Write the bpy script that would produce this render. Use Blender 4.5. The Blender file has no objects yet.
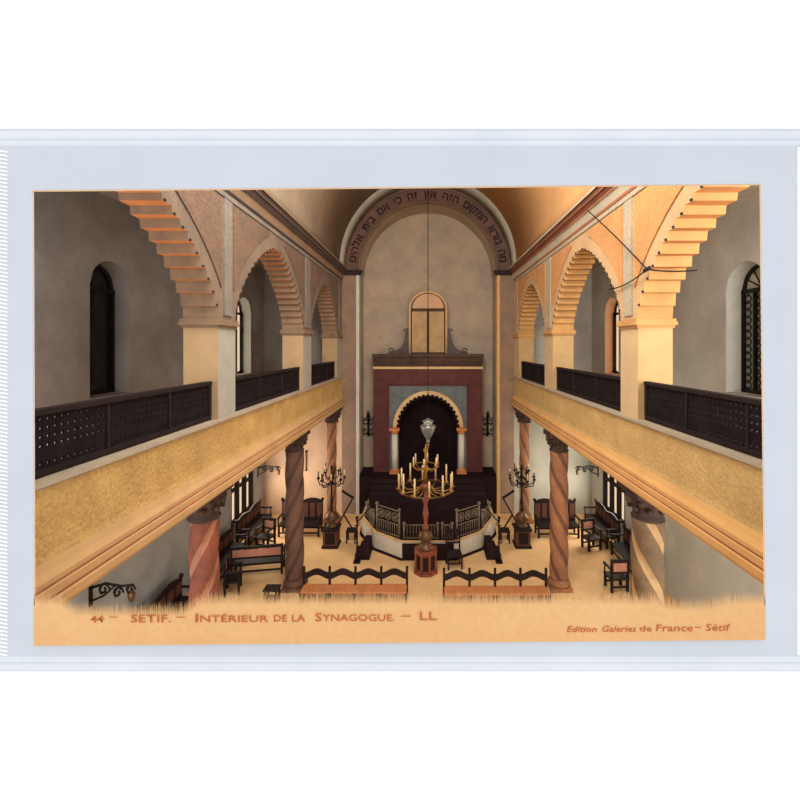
import bpy, bmesh, math, random
from math import pi, sin, cos, radians
from mathutils import Vector, Matrix
random.seed(7)
SC = bpy.context.scene
COL = SC.collection

# ------------------------------------------------------------------ camera geometry
EYE = 7.8            # height of the eye above the hall floor
F = 420.0            # focal length in pixels
CX, CY = 428.0, 346.0
def at(px, py, Y):   # a point of the picture at a known depth
    return ((px-CX)*Y/F, Y, EYE-(py-CY)*Y/F)

# ------------------------------------------------------------------ materials
def lin(c):
    def f(v):
        v /= 255.0
        return v/12.92 if v <= .04045 else ((v+.055)/1.055)**2.4
    return (f(c[0]), f(c[1]), f(c[2]), 1.0)

def mat(name, c1, c2=None, scale=3.0, rough=.8, bump=0.0, bscale=None, metal=0.0, detail=6.0, spec=.3, fine=0.0):
    m = bpy.data.materials.new(name); m.use_nodes = True
    nt = m.node_tree; N = nt.nodes; L = nt.links
    b = N['Principled BSDF']
    b.inputs['Roughness'].default_value = rough
    b.inputs['Metallic'].default_value = metal
    b.inputs['Specular IOR Level'].default_value = spec
    if c2 is None: c2 = tuple(max(0, v*.86) for v in c1)
    tc = N.new('ShaderNodeTexCoord')
    no = N.new('ShaderNodeTexNoise'); no.inputs['Scale'].default_value = scale
    no.inputs['Detail'].default_value = detail; no.inputs['Roughness'].default_value = .65
    L.new(tc.outputs['Object'], no.inputs['Vector'])
    cr = N.new('ShaderNodeValToRGB')
    cr.color_ramp.elements[0].position = .33; cr.color_ramp.elements[1].position = .67
    cr.color_ramp.elements[0].color = lin(c2); cr.color_ramp.elements[1].color = lin(c1)
    L.new(no.outputs['Fac'], cr.inputs['Fac'])
    out = cr.outputs['Color']
    if fine > 0:
        n2 = N.new('ShaderNodeTexNoise'); n2.inputs['Scale'].default_value = 22; n2.inputs['Detail'].default_value = 3
        L.new(tc.outputs['Object'], n2.inputs['Vector'])
        r2 = N.new('ShaderNodeValToRGB'); r2.color_ramp.elements[0].position = .35; r2.color_ramp.elements[1].position = .62
        r2.color_ramp.elements[0].color = (1-fine, 1-fine, 1-fine, 1); r2.color_ramp.elements[1].color = (1, 1, 1, 1)
        L.new(n2.outputs['Fac'], r2.inputs['Fac'])
        mx = N.new('ShaderNodeMix'); mx.data_type = 'RGBA'; mx.blend_type = 'MULTIPLY'; mx.inputs['Factor'].default_value = 1
        L.new(out, mx.inputs[6]); L.new(r2.outputs['Color'], mx.inputs[7]); out = mx.outputs[2]
    L.new(out, b.inputs['Base Color'])
    if bump > 0:
        n3 = N.new('ShaderNodeTexNoise'); n3.inputs['Scale'].default_value = bscale or 14; n3.inputs['Detail'].default_value = 5
        L.new(tc.outputs['Object'], n3.inputs['Vector'])
        bp = N.new('ShaderNodeBump'); bp.inputs['Strength'].default_value = bump; bp.inputs['Distance'].default_value = .05
        L.new(n3.outputs['Fac'], bp.inputs['Height']); L.new(bp.outputs['Normal'], b.inputs['Normal'])
    return m

M = dict(
    page=mat('white_page', (250,250,250), (248,248,249), rough=.9, spec=0),
    film=mat('clear_film', (208,214,224), (202,208,218), scale=.9, rough=.4, spec=.1),
    seam=mat('seam_film', (226,231,240), (216,222,232), scale=.9, rough=.35, spec=.1),
    card=mat('card_paper', (234,186,132), (228,178,122), scale=.8, rough=.95, fine=.05, spec=0),
    ink=mat('caption_ink', (204,112,70), (190,102,64), rough=.9, spec=0),
    floor=mat('floor_stone', (236,196,142), (220,178,126), scale=1.1, rough=.75, spec=.15),
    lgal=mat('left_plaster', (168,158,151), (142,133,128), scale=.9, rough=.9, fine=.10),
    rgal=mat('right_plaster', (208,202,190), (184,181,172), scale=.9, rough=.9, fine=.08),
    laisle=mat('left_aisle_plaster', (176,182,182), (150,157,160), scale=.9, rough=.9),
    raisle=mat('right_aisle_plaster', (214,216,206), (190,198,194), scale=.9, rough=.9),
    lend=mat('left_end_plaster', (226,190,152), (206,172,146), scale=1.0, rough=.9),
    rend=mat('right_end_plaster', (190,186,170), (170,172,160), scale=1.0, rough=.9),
    apse=mat('apse_plaster', (196,174,148), (164,152,138), scale=.8, rough=.95, fine=.10),
    pier=mat('apse_pier_plaster', (168,138,112), (142,120,108), scale=1.6, rough=.95, fine=.3),
    jamb=mat('jamb_moulding', (214,210,200), (196,194,188), scale=2, rough=.85),
    jambr=mat('jamb_moulding_warm', (226,176,112), (210,160,100), scale=2, rough=.85),
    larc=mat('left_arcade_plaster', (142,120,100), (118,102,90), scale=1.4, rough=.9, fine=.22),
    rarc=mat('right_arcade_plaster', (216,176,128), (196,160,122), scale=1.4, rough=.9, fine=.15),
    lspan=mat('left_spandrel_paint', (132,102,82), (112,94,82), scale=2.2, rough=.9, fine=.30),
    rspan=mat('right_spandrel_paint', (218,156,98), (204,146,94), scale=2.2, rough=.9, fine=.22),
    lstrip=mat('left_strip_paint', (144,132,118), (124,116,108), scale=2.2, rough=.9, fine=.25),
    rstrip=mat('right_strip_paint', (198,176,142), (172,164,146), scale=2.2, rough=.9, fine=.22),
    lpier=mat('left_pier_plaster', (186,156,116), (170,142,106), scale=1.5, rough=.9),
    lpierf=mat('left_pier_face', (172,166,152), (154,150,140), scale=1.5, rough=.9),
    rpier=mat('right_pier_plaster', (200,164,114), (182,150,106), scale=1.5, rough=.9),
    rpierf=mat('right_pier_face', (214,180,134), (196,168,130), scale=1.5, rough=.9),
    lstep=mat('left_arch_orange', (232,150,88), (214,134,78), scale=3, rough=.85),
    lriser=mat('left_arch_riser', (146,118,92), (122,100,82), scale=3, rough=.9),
    rstep=mat('right_arch_shaded_soffit', (186,124,70), (166,110,64), scale=3, rough=.85),  # shade under each step put into this darker underside colour
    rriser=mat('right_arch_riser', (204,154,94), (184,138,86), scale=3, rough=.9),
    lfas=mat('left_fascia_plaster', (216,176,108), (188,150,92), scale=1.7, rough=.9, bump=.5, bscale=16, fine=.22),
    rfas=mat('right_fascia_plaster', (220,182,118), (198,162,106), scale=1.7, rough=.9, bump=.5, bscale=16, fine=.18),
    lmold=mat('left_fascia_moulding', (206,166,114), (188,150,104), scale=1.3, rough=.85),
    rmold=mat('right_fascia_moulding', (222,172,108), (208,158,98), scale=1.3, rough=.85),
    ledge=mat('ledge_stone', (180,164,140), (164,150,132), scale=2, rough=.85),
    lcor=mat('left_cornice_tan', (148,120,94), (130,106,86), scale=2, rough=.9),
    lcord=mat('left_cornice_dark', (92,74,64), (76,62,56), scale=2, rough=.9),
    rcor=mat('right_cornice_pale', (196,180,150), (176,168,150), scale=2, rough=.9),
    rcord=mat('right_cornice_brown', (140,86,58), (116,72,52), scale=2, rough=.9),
    red=mat('red_line_paint', (170,104,70), (150,90,64), scale=2, rough=.9),
    dark=mat('dark_line_paint', (62,48,46), (50,40,40), scale=2, rough=.9),
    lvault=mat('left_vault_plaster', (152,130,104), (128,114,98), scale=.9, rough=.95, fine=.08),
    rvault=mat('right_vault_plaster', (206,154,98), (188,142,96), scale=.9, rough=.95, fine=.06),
    rib=mat('vault_rib_plaster', (178,172,154), (158,154,142), scale=1.2, rough=.95),
    galfloor=mat('pale_gallery_floor', (226,214,190), (210,198,176), scale=1, rough=.9),
    ceil=mat('aisle_ceiling_plaster', (176,160,140), (160,146,130), scale=1, rough=.95),
    wood=mat('dark_wood', (44,32,31), (31,23,23), scale=5, rough=.7, spec=.2),
    wood2=mat('brown_wood', (104,62,46), (82,48,38), scale=5, rough=.55, spec=.4),
    lattice=mat('lattice_wood', (36,28,30), (27,21,23), scale=5, rough=.85, spec=.1),
    seat=mat('tan_seat_boards', (206,132,82), (186,116,72), scale=4, rough=.7),
    pink=mat('pink_cushion', (206,146,118), (188,128,104), scale=4, rough=.9),
    iron=mat('black_iron', (34,28,30), (24,20,22), scale=8, rough=.5, metal=.3),
    gold=mat('gilt_brass', (178,136,70), (138,102,54), scale=6, rough=.4, metal=.7),
    bronze=mat('dark_bronze', (120,88,58), (84,62,46), scale=6, rough=.45, metal=.5),
    railm=mat('weathered_rail_iron', (142,128,106), (104,92,78), scale=6, rough=.5, metal=.3),
    redwood=mat('red_turned_wood', (150,84,58), (122,66,48), scale=5, rough=.5),
    silver=mat('old_silver', (176,176,168), (150,150,146), scale=6, rough=.4, metal=.6),
    wax=mat('candle_wax', (238,214,160), (228,200,146), scale=4, rough=.7),
    carpet=mat('dark_carpet', (52,38,40), (42,31,34), scale=2.5, rough=1, spec=0),
    white=mat('white_stone', (222,214,196), (204,198,184), scale=2, rough=.8),
    maroon=mat('maroon_panel', (112,62,58), (88,52,54), scale=2.2, rough=.85, fine=.28),
    teal=mat('grey_blue_tile', (118,126,124), (98,106,108), scale=2.6, rough=.85, fine=.25),
    arkdark=mat('dark_curtain', (38,28,28), (28,21,22), scale=1.6, rough=1, spec=0),
    arkcor=mat('carved_cornice_wood', (102,76,62), (80,60,52), scale=3, rough=.85, fine=.3),
    cream=mat('cream_stone', (226,190,136), (206,170,122), scale=2, rough=.85),
    tab=mat('gilt_tablet', (204,172,124), (180,146,104), scale=2, rough=.85, fine=.18),
    tabtop=mat('pink_tympanum', (224,170,134), (196,170,140), scale=2.2, rough=.85),
    scroll=mat('grey_scroll_stone', (104,94,90), (82,74,74), scale=3, rough=.9),
    archiv=mat('archivolt_paint', (128,94,80), (100,80,74), scale=1.6, rough=.9, fine=.22),
    letter=mat('letter_paint', (52,34,36), (42,28,32), scale=3, rough=.9),
    glassd=mat('dark_window_glass', (30,24,28), (22,18,22), scale=2, rough=.15, spec=.5),
    glassp=mat('pale_window_glass', (196,196,176), (178,182,170), scale=2, rough=.2, spec=.5),
    c1=mat('red_spiral_stone', (150,84,62), (112,66,54), scale=2.2, rough=.75, fine=.15),
    c2=mat('brown_spiral_stone', (122,88,70), (96,70,60), scale=2.2, rough=.75, fine=.2),
    c3=mat('tan_spiral_stone', (176,120,80), (140,96,70), scale=2.2, rough=.75, fine=.15),
    c4=mat('olive_spiral_stone', (134,106,74), (100,80,60), scale=2.2, rough=.75, fine=.15),
    c1b=mat('pale_red_spiral_stone', (178,120,90), (146,96,76), scale=2.2, rough=.75),
    c2b=mat('deep_brown_spiral_stone', (92,66,56), (74,54,48), scale=2.2, rough=.75),
    c3b=mat('brown_groove_spiral_stone', (120,82,62), (100,70,56), scale=2.2, rough=.75),
    c4b=mat('cream_spiral_stone', (190,154,106), (160,128,90), scale=2.2, rough=.75),
    cap=mat('dark_capital_stone', (78,58,50), (60,46,42), scale=4, rough=.85),
    wire=mat('black_cable', (40,32,30), (30,25,25), scale=8, rough=.7),
    lrev=mat('lit_blue_reveal', (226,230,224), (214,220,214), scale=1.5, rough=.9),  # light falling on the far left reveal put into its pale colour
    rrev=mat('lit_pink_reveal', (246,196,158), (240,184,146), scale=1.5, rough=.9),  # brightness of the lit right reveal painted into the colour
)

# ------------------------------------------------------------------ mesh builder
class MB:
    def __init__(s): s.bm = bmesh.new()
    def face(s, vs, m=0, sm=False):
        try:
            f = s.bm.faces.new(vs); f.material_index = m; f.smooth = sm; return f
        except ValueError: return None
    def box(s, x0, x1, y0, y1, z0, z1, m=0):
        v = [s.bm.verts.new(p) for p in ((x0,y0,z0),(x1,y0,z0),(x1,y1,z0),(x0,y1,z0),(x0,y0,z1),(x1,y0,z1),(x1,y1,z1),(x0,y1,z1))]
        for q in ((3,2,1,0),(4,5,6,7),(0,1,5,4),(1,2,6,5),(2,3,7,6),(3,0,4,7)): s.face([v[i] for i in q], m)
        return s
    def prism(s, pts, plane, a, b, m=0, fm=None, sm=False):
        """extrude a closed 2D outline; plane 'yz' along x, 'xz' along y, 'xy' along z"""
        def P(u, w, t):
            return {'yz': (t, u, w), 'xz': (u, t, w), 'xy': (u, w, t)}[plane]
        A = [s.bm.verts.new(P(u, w, a)) for u, w in pts]; B = [s.bm.verts.new(P(u, w, b)) for u, w in pts]
        n = len(pts)
        s.face(list(reversed(A)), m); s.face(B, m)
        for i in range(n):
            j = (i+1) % n
            s.face([A[i], A[j], B[j], B[i]], fm(pts[i], pts[j]) if fm else m, sm)
        return s
    def sheet(s, prof, y0, y1, mats=None, m=0):
        """open profile of (x,z) points swept along y"""
        A = [s.bm.verts.new((x, y0, z)) for x, z in prof]; B = [s.bm.verts.new((x, y1, z)) for x, z in prof]
        for i in range(len(prof)-1): s.face([A[i], A[i+1], B[i+1], B[i]], mats[i] if mats else m)
        return s
    def bar(s, p, q, w, d, m=0, up=(0,0,1)):
        p = Vector(p); q = Vector(q); t = (q-p)
        if t.length < 1e-6: return s
        t.normalize(); u = Vector(up)
        if abs(t.dot(u)) > .95: u = Vector((0,1,0))
        r = t.cross(u).normalized(); u = r.cross(t).normalized()
        v = []
        for c in (p, q):
            for a, b in ((-1,-1),(1,-1),(1,1),(-1,1)): v.append(s.bm.verts.new(c+r*a*w/2+u*b*d/2))
        for f in ((3,2,1,0),(4,5,6,7),(0,1,5,4),(1,2,6,5),(2,3,7,6),(3,0,4,7)): s.face([v[i] for i in f], m)
        return s
    def tube(s, pts, r, seg=8, m=0, closed=False):
        pts = [Vector(p) for p in pts]; n = len(pts); rings = []
        rr = r if isinstance(r, (list, tuple)) else [r]*n
        u = None
        for i, p in enumerate(pts):
            a = pts[(i-1) % n] if (closed or i > 0) else p
            b = pts[(i+1) % n] if (closed or i < n-1) else p
            t = (b-a).normalized()
            if u is None: u = Vector((0,0,1)) if abs(t.z) < .9 else Vector((1,0,0))
            u = (u - t*u.dot(t))
            if u.length < 1e-4: u = t.orthogonal()
            u.normalize(); w = t.cross(u)
            rings.append([s.bm.verts.new(p+(u*cos(2*pi*k/seg)+w*sin(2*pi*k/seg))*rr[i]) for k in range(seg)])
        for i in range(n if closed else n-1):
            A = rings[i]; B = rings[(i+1) % n]
            for k in range(seg): s.face([A[k], A[(k+1) % seg], B[(k+1) % seg], B[k]], m, True)
        if not closed:
            s.face(list(reversed(rings[0])), m); s.face(rings[-1], m)
        return s
    def lathe(s, prof, c=(0,0,0), seg=16, m=0, mod=None, pick=None, tw=None):
        rings = []
        for r, z in prof:
            ring = []
            for k in range(seg):
                a = 2*pi*k/seg+(tw(z) if tw else 0); q = max(r, .0008)*(mod(a, z) if mod else 1)
                ring.append(s.bm.verts.new((c[0]+q*cos(a), c[1]+q*sin(a), c[2]+z)))
            rings.append(ring)
        for A, B in zip(rings, rings[1:]):
            for k in range(seg): s.face([A[k], A[(k+1) % seg], B[(k+1) % seg], B[k]], pick(2*pi*(k+.5)/seg) if pick else m, True)
        s.face(list(reversed(rings[0])), m); s.face(rings[-1], m)
        return s
    def ball(s, c, r, seg=10, m=0, sz=1.0):
        n = 6
        return s.lathe([(r*sin(pi*i/n), -r*sz*cos(pi*i/n)) for i in range(n+1)], c, seg, m)
    def build(s, name, mats, parent=None, bevel=0):
        bmesh.ops.recalc_face_normals(s.bm, faces=s.bm.faces[:])
        me = bpy.data.meshes.new(name); s.bm.to_mesh(me); s.bm.free()
        for x in (mats if isinstance(mats, (list, tuple)) else [mats]): me.materials.append(M[x] if isinstance(x, str) else x)
        o = bpy.data.objects.new(name, me); COL.objects.link(o)
        if parent is not None: o.parent = parent
        if bevel:
            b = o.modifiers.new('bevel', 'BEVEL'); b.width = bevel; b.segments = 2; b.limit_method = 'ANGLE'
        return o

def tag(o, label, cat, group=None, kind=None):
    o['label'] = label; o['category'] = cat
    if group: o['group'] = group
    if kind: o['kind'] = kind
    return o
def structure(o, label=None, cat=None):
    o['kind'] = 'structure'
    if label: o['label'] = label; o['category'] = cat
    return o
def empty(name, loc, rz=0):
    o = bpy.data.objects.new(name, None); COL.objects.link(o); o.location = loc; o.rotation_euler = (0, 0, rz); return o
def copy_thing(o, loc, rz, label, parent=None):
    c = o.copy(); COL.objects.link(c)
    if parent is None: c.location = loc; c.rotation_euler = (0, 0, rz); c['label'] = label
    else: c.parent = parent
    for ch in list(o.children): copy_thing(ch, None, None, None, c)
    return c

# ------------------------------------------------------------------ main dimensions
YN = 4.03            # near wall plane
YE = 19.5            # end wall with the apse arch
W = 4.0              # half width of the nave
T = .66              # thickness of the arcade walls
XO = 7.6             # outer wall faces
GZ = 6.4             # gallery floor
CZ = 10.86           # cornice bottom
AW, AZ, AR = 3.25, 11.3, 3.2   # apse half width, arch centre height, radius
YB = 21.2            # apse back wall

# ================================================================== the sleeve, page and card
def ring_plate(mb, outer, inner, y0, y1, m=0):
    """plate with a hole; outer and inner are same-length lists of (x,z)"""
    n = len(outer)
    def V(p, y): return mb.bm.verts.new((p[0], y, p[1]))
    oa = [V(p, y0) for p in outer]; ia = [V(p, y0) for p in inner]
    ob = [V(p, y1) for p in outer]; ib = [V(p, y1) for p in inner]
    for i in range(n):
        j = (i+1) % n
        mb.face([oa[i], oa[j], ia[j], ia[i]], m); mb.face([ob[j], ob[i], ib[i], ib[j]], m)
        mb.face([oa[j], oa[i], ob[i], ob[j]], m); mb.face([ia[i], ia[j], ib[j], ib[i]], m)
def P2(px, py, Y):
    p = at(px, py, Y); return (p[0], p[2])
def quad(pts, Y): return [P2(x, y, Y) for x, y in pts]
card_out = [(32.5,190.5), (760.5,184), (765.8,640), (34,646)]
hole = [(31.0,189.0), (762,182.6), (767,601), (33,604)]
mb = MB(); ring_plate(mb, quad([(-150,-120), (950,-120), (950,1158), (-150,1158)], 4.03), quad([(33.5,191.6), (759.8,185.2), (764.6,630), (35,634)], 4.03), 4.030, 4.034)
tag(mb.build('white_page', 'page'), 'blank white backing page all around the sleeved postcard', 'page')
sleeve = empty('plastic_sleeve', at(400, 672, 4.026))
tag(sleeve, 'pale bluish clear plastic sleeve with ridged seams around the old postcard', 'sleeve')
def local(mb, e):   # bring world-space mesh into the space of the thing's empty
    bmesh.ops.translate(mb.bm, verts=mb.bm.verts[:], vec=-Vector(e.location)); return mb
mb = MB(); ring_plate(mb, quad([(-30,129), (830,129), (830,671), (-30,671)], 4.027), quad([(33.2,191.3), (760,184.9), (764.8,630), (34.7,634)], 4.027), 4.025, 4.029)
local(mb, sleeve).build('film', 'film', sleeve)
for (y0, y1, nm) in ((130.5,139,'seam'), (140,145.5,'seam'), (656.5,662.5,'seam'), (663.5,670.5,'seam')):
    mb = MB()
    n = 8; prof = []
    for i in range(n+1):
        t = i/n; py = y0+(y1-y0)*t
        prof.append((at(0,py,4.022)[2], 4.0252-.012*sin(pi*t)))
    A = [mb.bm.verts.new((at(-30,0,4.02)[0], yy, z)) for z, yy in prof]; B = [mb.bm.verts.new((at(830,0,4.02)[0], yy, z)) for z, yy in prof]
    for i in range(n): mb.face([A[i], A[i+1], B[i+1], B[i]], 0, True)
    local(mb, sleeve).build(nm, 'seam', sleeve)
mb = MB()   # woven weld along the side seam
for k in range(130):
    py = 150+k*3.9
    a = at(-4, py, 4.022); b = at(7.5, py+2.2, 4.022)
    mb.bar((a[0], 4.0225, a[2]), (b[0], 4.0225, b[2]), .016, .004, 0, up=(0,1,0))
local(mb, sleeve).build('woven_weld', 'page', sleeve)
mb = MB(); mb.box(at(797.5,0,4.022)[0], at(800.5,0,4.022)[0], 4.020, 4.026, at(0,655,4.022)[2], at(0,147,4.022)[2]); local(mb, sleeve).build('seam', 'page', sleeve)

card = empty('postcard', at(400, 643, 4.0))
tag(card, 'old tinted postcard with peach lower margin and reddish caption, lying in the sleeve', 'postcard')
mb = MB()
YC = 4.021
def V3(px, py, Y): return mb.bm.verts.new(at(px, py, Y))
# thin card edge left, top and right
def strip(a, b, c, d, Ya, Yb):
    mb.face([V3(*a, Ya), V3(*b, Ya), V3(*c, Yb), V3(*d, Yb)])
    mb.face([V3(*d, Yb+.0025), V3(*c, Yb+.0025), V3(*b, Ya+.0025), V3(*a, Ya+.0025)])
strip((32.7,190.5), (33.5,191.8), (34.6,606), (33.8,606), YC, YC)
strip((32.7,190.5), (760.5,184), (759.6,185.0), (33.5,191.6), YC, YC)
strip((760.5,184), (765.4,606), (764.6,606), (759.6,185.0), YC, YC)
# lower margin, curling slightly towards the viewer at its lower edge, its upper edge deckled
def edge_y(px):
    def sm(a, b): t = min(1, max(0, (px-a)/(b-a))); return t*t*(3-2*t)
    return 603+11*sm(55,80)*(1-sm(180,205))+6*sm(650,675)*(1-sm(705,730))
random.seed(3)
n = 1400; xs = [33.6+(765.4-33.6)*i/n for i in range(n+1)]
for i in range(n):
    x0, x1 = xs[i], xs[i+1]; ey = edge_y((x0+x1)/2)
    tip = ey-8-random.random()*6
    t0, t1 = (x0-33.6)/731.8, (x1-33.6)/731.8
    lo0, lo1 = 646-6*t0, 646-6*t1
    ca, cb = V3(x0, edge_y(x0)+2, YC), V3(x1, edge_y(x1)+2, YC)
    mb.face([ca, cb, V3(x1, lo1-8, YC-.006), V3(x0, lo0-8, YC-.006)])
    mb.face([V3(x0, lo0-8, YC-.006), V3(x1, lo1-8, YC-.006), V3(x1, lo1, YC-.035), V3(x0, lo0, YC-.035)])
    mb.face([ca, V3((x0+x1)/2+random.uniform(-.5,.5), tip, YC), cb])
bmesh.ops.remove_doubles(mb.bm, verts=mb.bm.verts[:], dist=1e-5)
o = local(mb, card).build('card_face', 'card', card)

def text_mesh(txt, size, mat_name, name, loc, rot, parent=None, extrude=.0, shear=0, align='LEFT', bold=0.0, xs=1.0):
    cu = bpy.data.curves.new(name, 'FONT'); cu.body = txt; cu.size = size; cu.align_x = align; cu.align_y = 'BOTTOM_BASELINE'
    cu.extrude = extrude; cu.shear = shear; cu.offset = bold; cu.resolution_u = 2
    t = bpy.data.objects.new(name, cu); COL.objects.link(t)
    bpy.context.view_layer.update()
    dg = bpy.context.evaluated_depsgraph_get()
    me = bpy.data.meshes.new_from_object(t.evaluated_get(dg))
    bpy.data.objects.remove(t); bpy.data.curves.remove(cu)
    me.materials.clear(); me.materials.append(M[mat_name])
    o = bpy.data.objects.new(name, me); COL.objects.link(o)
    o.location = loc; o.rotation_euler = rot; o.scale = (xs, 1, 1)
    if parent is not None: o.parent = parent; o.location = Vector(loc)-Vector(parent.location)
    return o
S = YC/F
def caption(px, py, txt, h, w, shear=0):
    o = text_mesh(txt, h*S*1.37, 'ink', 'caption_lettering', at(px, py, YC-.010), (radians(90), 0, 0), card, shear=shear, bold=.0006)
    xs_ = [v.co.x for v in o.data.vertices]; o.scale = (w*S/(max(xs_)-min(xs_)), 1, 1)
    return o
caption(90, 622.6, '44', 7, 13); caption(109, 620, '–', 8, 8)
caption(130, 622.5, 'SETIF.', 8, 40); caption(176, 620, '–', 8, 9)
caption(193.5, 622.3, 'I', 8.6, 2.6); caption(199, 622.2, 'NTÉRIEUR', 7, 68)
caption(273, 621.8, 'DE', 7, 13); caption(291, 621.7, 'LA', 7, 13)
caption(314.5, 621.4, 'S', 8.6, 6.6); caption(322.5, 621.2, 'YNAGOGUE.', 7, 72)
caption(401, 619, '–', 8, 10); caption(418.5, 620.2, 'LL', 8.6, 17)
caption(566, 632.2, 'Edition', 6.2, 30, .25); caption(601, 631.9, 'Galeries', 6.2, 34, .25)
caption(639, 631.6, 'de', 6.2, 12, .1); caption(655, 631.4, 'France', 7, 37, .1)
caption(695, 630, '–', 7, 6); caption(705, 631, 'Sétif', 7, 25, .12)

# ================================================================== shell of the hall
mb = MB(); mb.box(-8.2, 8.2, 4.0, 21.6, -.12, 0); structure(mb.build('floor', 'floor'))

def arch_pts(c, a, z0, rise, n=20, p=2.0):
    out = []
    for i in range(n+1):
        d = -1+2*i/n
        out.append((c+a*d, z0+rise*(max(0, 1-abs(d)**p))**(1/p)))
    return out

def wall_strip(mb, x0, x1, ya, yb, za, zb, ops, m=0):
    """wall in the yz plane with rectangular or arched openings (y0,y1,sill,spring,rise)"""
    y = ya
    for (y0, y1, s, sp, rise) in sorted(ops):
        mb.box(x0, x1, y, y0, za, zb, m)
        mb.box(x0, x1, y0, y1, za, s, m)
        if rise > 0:
            top = [(q, z) for q, z in arch_pts((y0+y1)/2, (y1-y0)/2, sp, rise, 14)]
            mb.prism(top+[(y1, zb), (y0, zb)], 'yz', x0, x1, m)
        else: mb.box(x0, x1, y0, y1, sp, zb, m)
        y = y1
    mb.box(x0, x1, y, yb, za, zb, m)
UPW = ((9.44,10.72), (16.75,18.05))
for sg, nm, mu, ml in ((-1,'left','lgal','laisle'), (1,'right','rgal','raisle')):
    a, b = sorted((sg*XO, sg*(XO+.5)))
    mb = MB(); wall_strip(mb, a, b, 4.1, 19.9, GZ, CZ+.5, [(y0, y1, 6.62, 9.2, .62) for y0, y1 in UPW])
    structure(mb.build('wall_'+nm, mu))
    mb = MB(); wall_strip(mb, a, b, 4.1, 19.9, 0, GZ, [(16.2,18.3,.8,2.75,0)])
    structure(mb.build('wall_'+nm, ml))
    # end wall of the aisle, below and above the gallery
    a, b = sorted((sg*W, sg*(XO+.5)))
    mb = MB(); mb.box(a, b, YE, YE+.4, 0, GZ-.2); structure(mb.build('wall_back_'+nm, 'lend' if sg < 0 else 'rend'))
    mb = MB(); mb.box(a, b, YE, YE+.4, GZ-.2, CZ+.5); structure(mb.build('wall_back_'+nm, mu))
    # gallery floor and aisle ceiling
    a, b = sorted((sg*(W+.68), sg*XO))
    mb = MB(); mb.box(a, b, 4.1, YE, 6.12, GZ); structure(mb.build('floor_gallery_'+nm, 'galfloor'))
    mb = MB(); a, b = sorted((sg*(W+T), sg*(XO+.5))); mb.box(a, b, 4.1, 19.9, CZ+.5, CZ+.7); structure(mb.build('ceiling_aisle_'+nm, 'ceil'))

# windows of the outer walls
def upper_window(idx, sg, y0, y1, rev, glass, pattern, label):
    e = empty('window_%d' % idx, (sg*(XO+.46), (y0+y1)/2, 6.62)); structure(e)
    hw = (y1-y0)/2
    # reveal lining
    mb = MB()
    outl = [(-hw, 0)]+[(q, z) for q, z in arch_pts(0, hw, 2.58, .62, 14)]+[(hw, 0)]
    inn = [(-hw+.012, .012)]+[(q*(hw-.012)/hw, z-.012) for q, z in arch_pts(0, hw, 2.58, .62, 14)]+[(hw-.012, .012)]
    n = len(outl)
    x0, x1 = (-sg*.45, 0)
    A = [mb.bm.verts.new((x0, q, z)) for q, z in inn]; B = [mb.bm.verts.new((x1, q, z)) for q, z in inn]
    for i in range(n): mb.face([A[i], A[(i+1) % n], B[(i+1) % n], B[i]])
    mb.build('window_reveal', rev, e)
    mb = MB(); mb.prism(outl, 'yz', sg*.0, sg*.03); mb.build('window_pane', glass, e)
    mb = MB()
    w = .07
    for q in (-hw+w/2+.015, hw-w/2-.015): mb.box(-.05-sg*.03, .05-sg*.03, q-w/2, q+w/2, .015, 2.6)
    mb.box(-.05-sg*.03, .05-sg*.03, -hw+.015, hw-.015, .015, .1); mb.box(-.05-sg*.03, .05-sg*.03, -hw+.015, hw-.015, 2.5, 2.6)
    mb.tube([(-sg*.03, q*.94, z-.05) for q, z in arch_pts(0, hw, 2.58, .62, 14)], .05, 6)
    if pattern:
        for q in (-hw*.33, hw*.33): mb.box(-.05-sg*.03, .05-sg*.03, q-.03, q+.03, .1, 2.5)
        for k in range(5):
            a = pi*(k+1)/6; mb.tube([(-sg*.03, 0, 2.58), (-sg*.03, hw*.95*cos(a), 2.58+.58*sin(a))], .018, 5)
    mb.build('window_frame', 'iron', e)
    if pattern:
        mb = MB()
        for q in (-hw*.66, 0, hw*.66):
            for k in range(13):
                z = .2+k*.18
                mb.tube([(-sg*.05, q+.1*cos(t*pi/4), z+.08*sin(t*pi/4)) for t in range(8)], .017, 5, closed=True)
                mb.ball((-sg*.05, q, z+.09), .03, 6)
        mb.build('window_grille', 'iron', e)
    # beaded iron bar up the far edge, on small scroll feet
    if idx in (2, 4):
        mb = MB(); yb = hw-.06
        mb.tube([(-sg*.09, yb, .1), (-sg*.09, yb, 2.62)], .03, 6)
        for k in range(20): mb.ball((-sg*.09, yb, .16+k*.125), .05, 6)
        for d in (-.2, .2): mb.ball((-sg*.09, yb+d*.6-.03, .09), .07, 8)
        mb.build('beaded_bar', 'iron', e)
    return e
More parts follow.
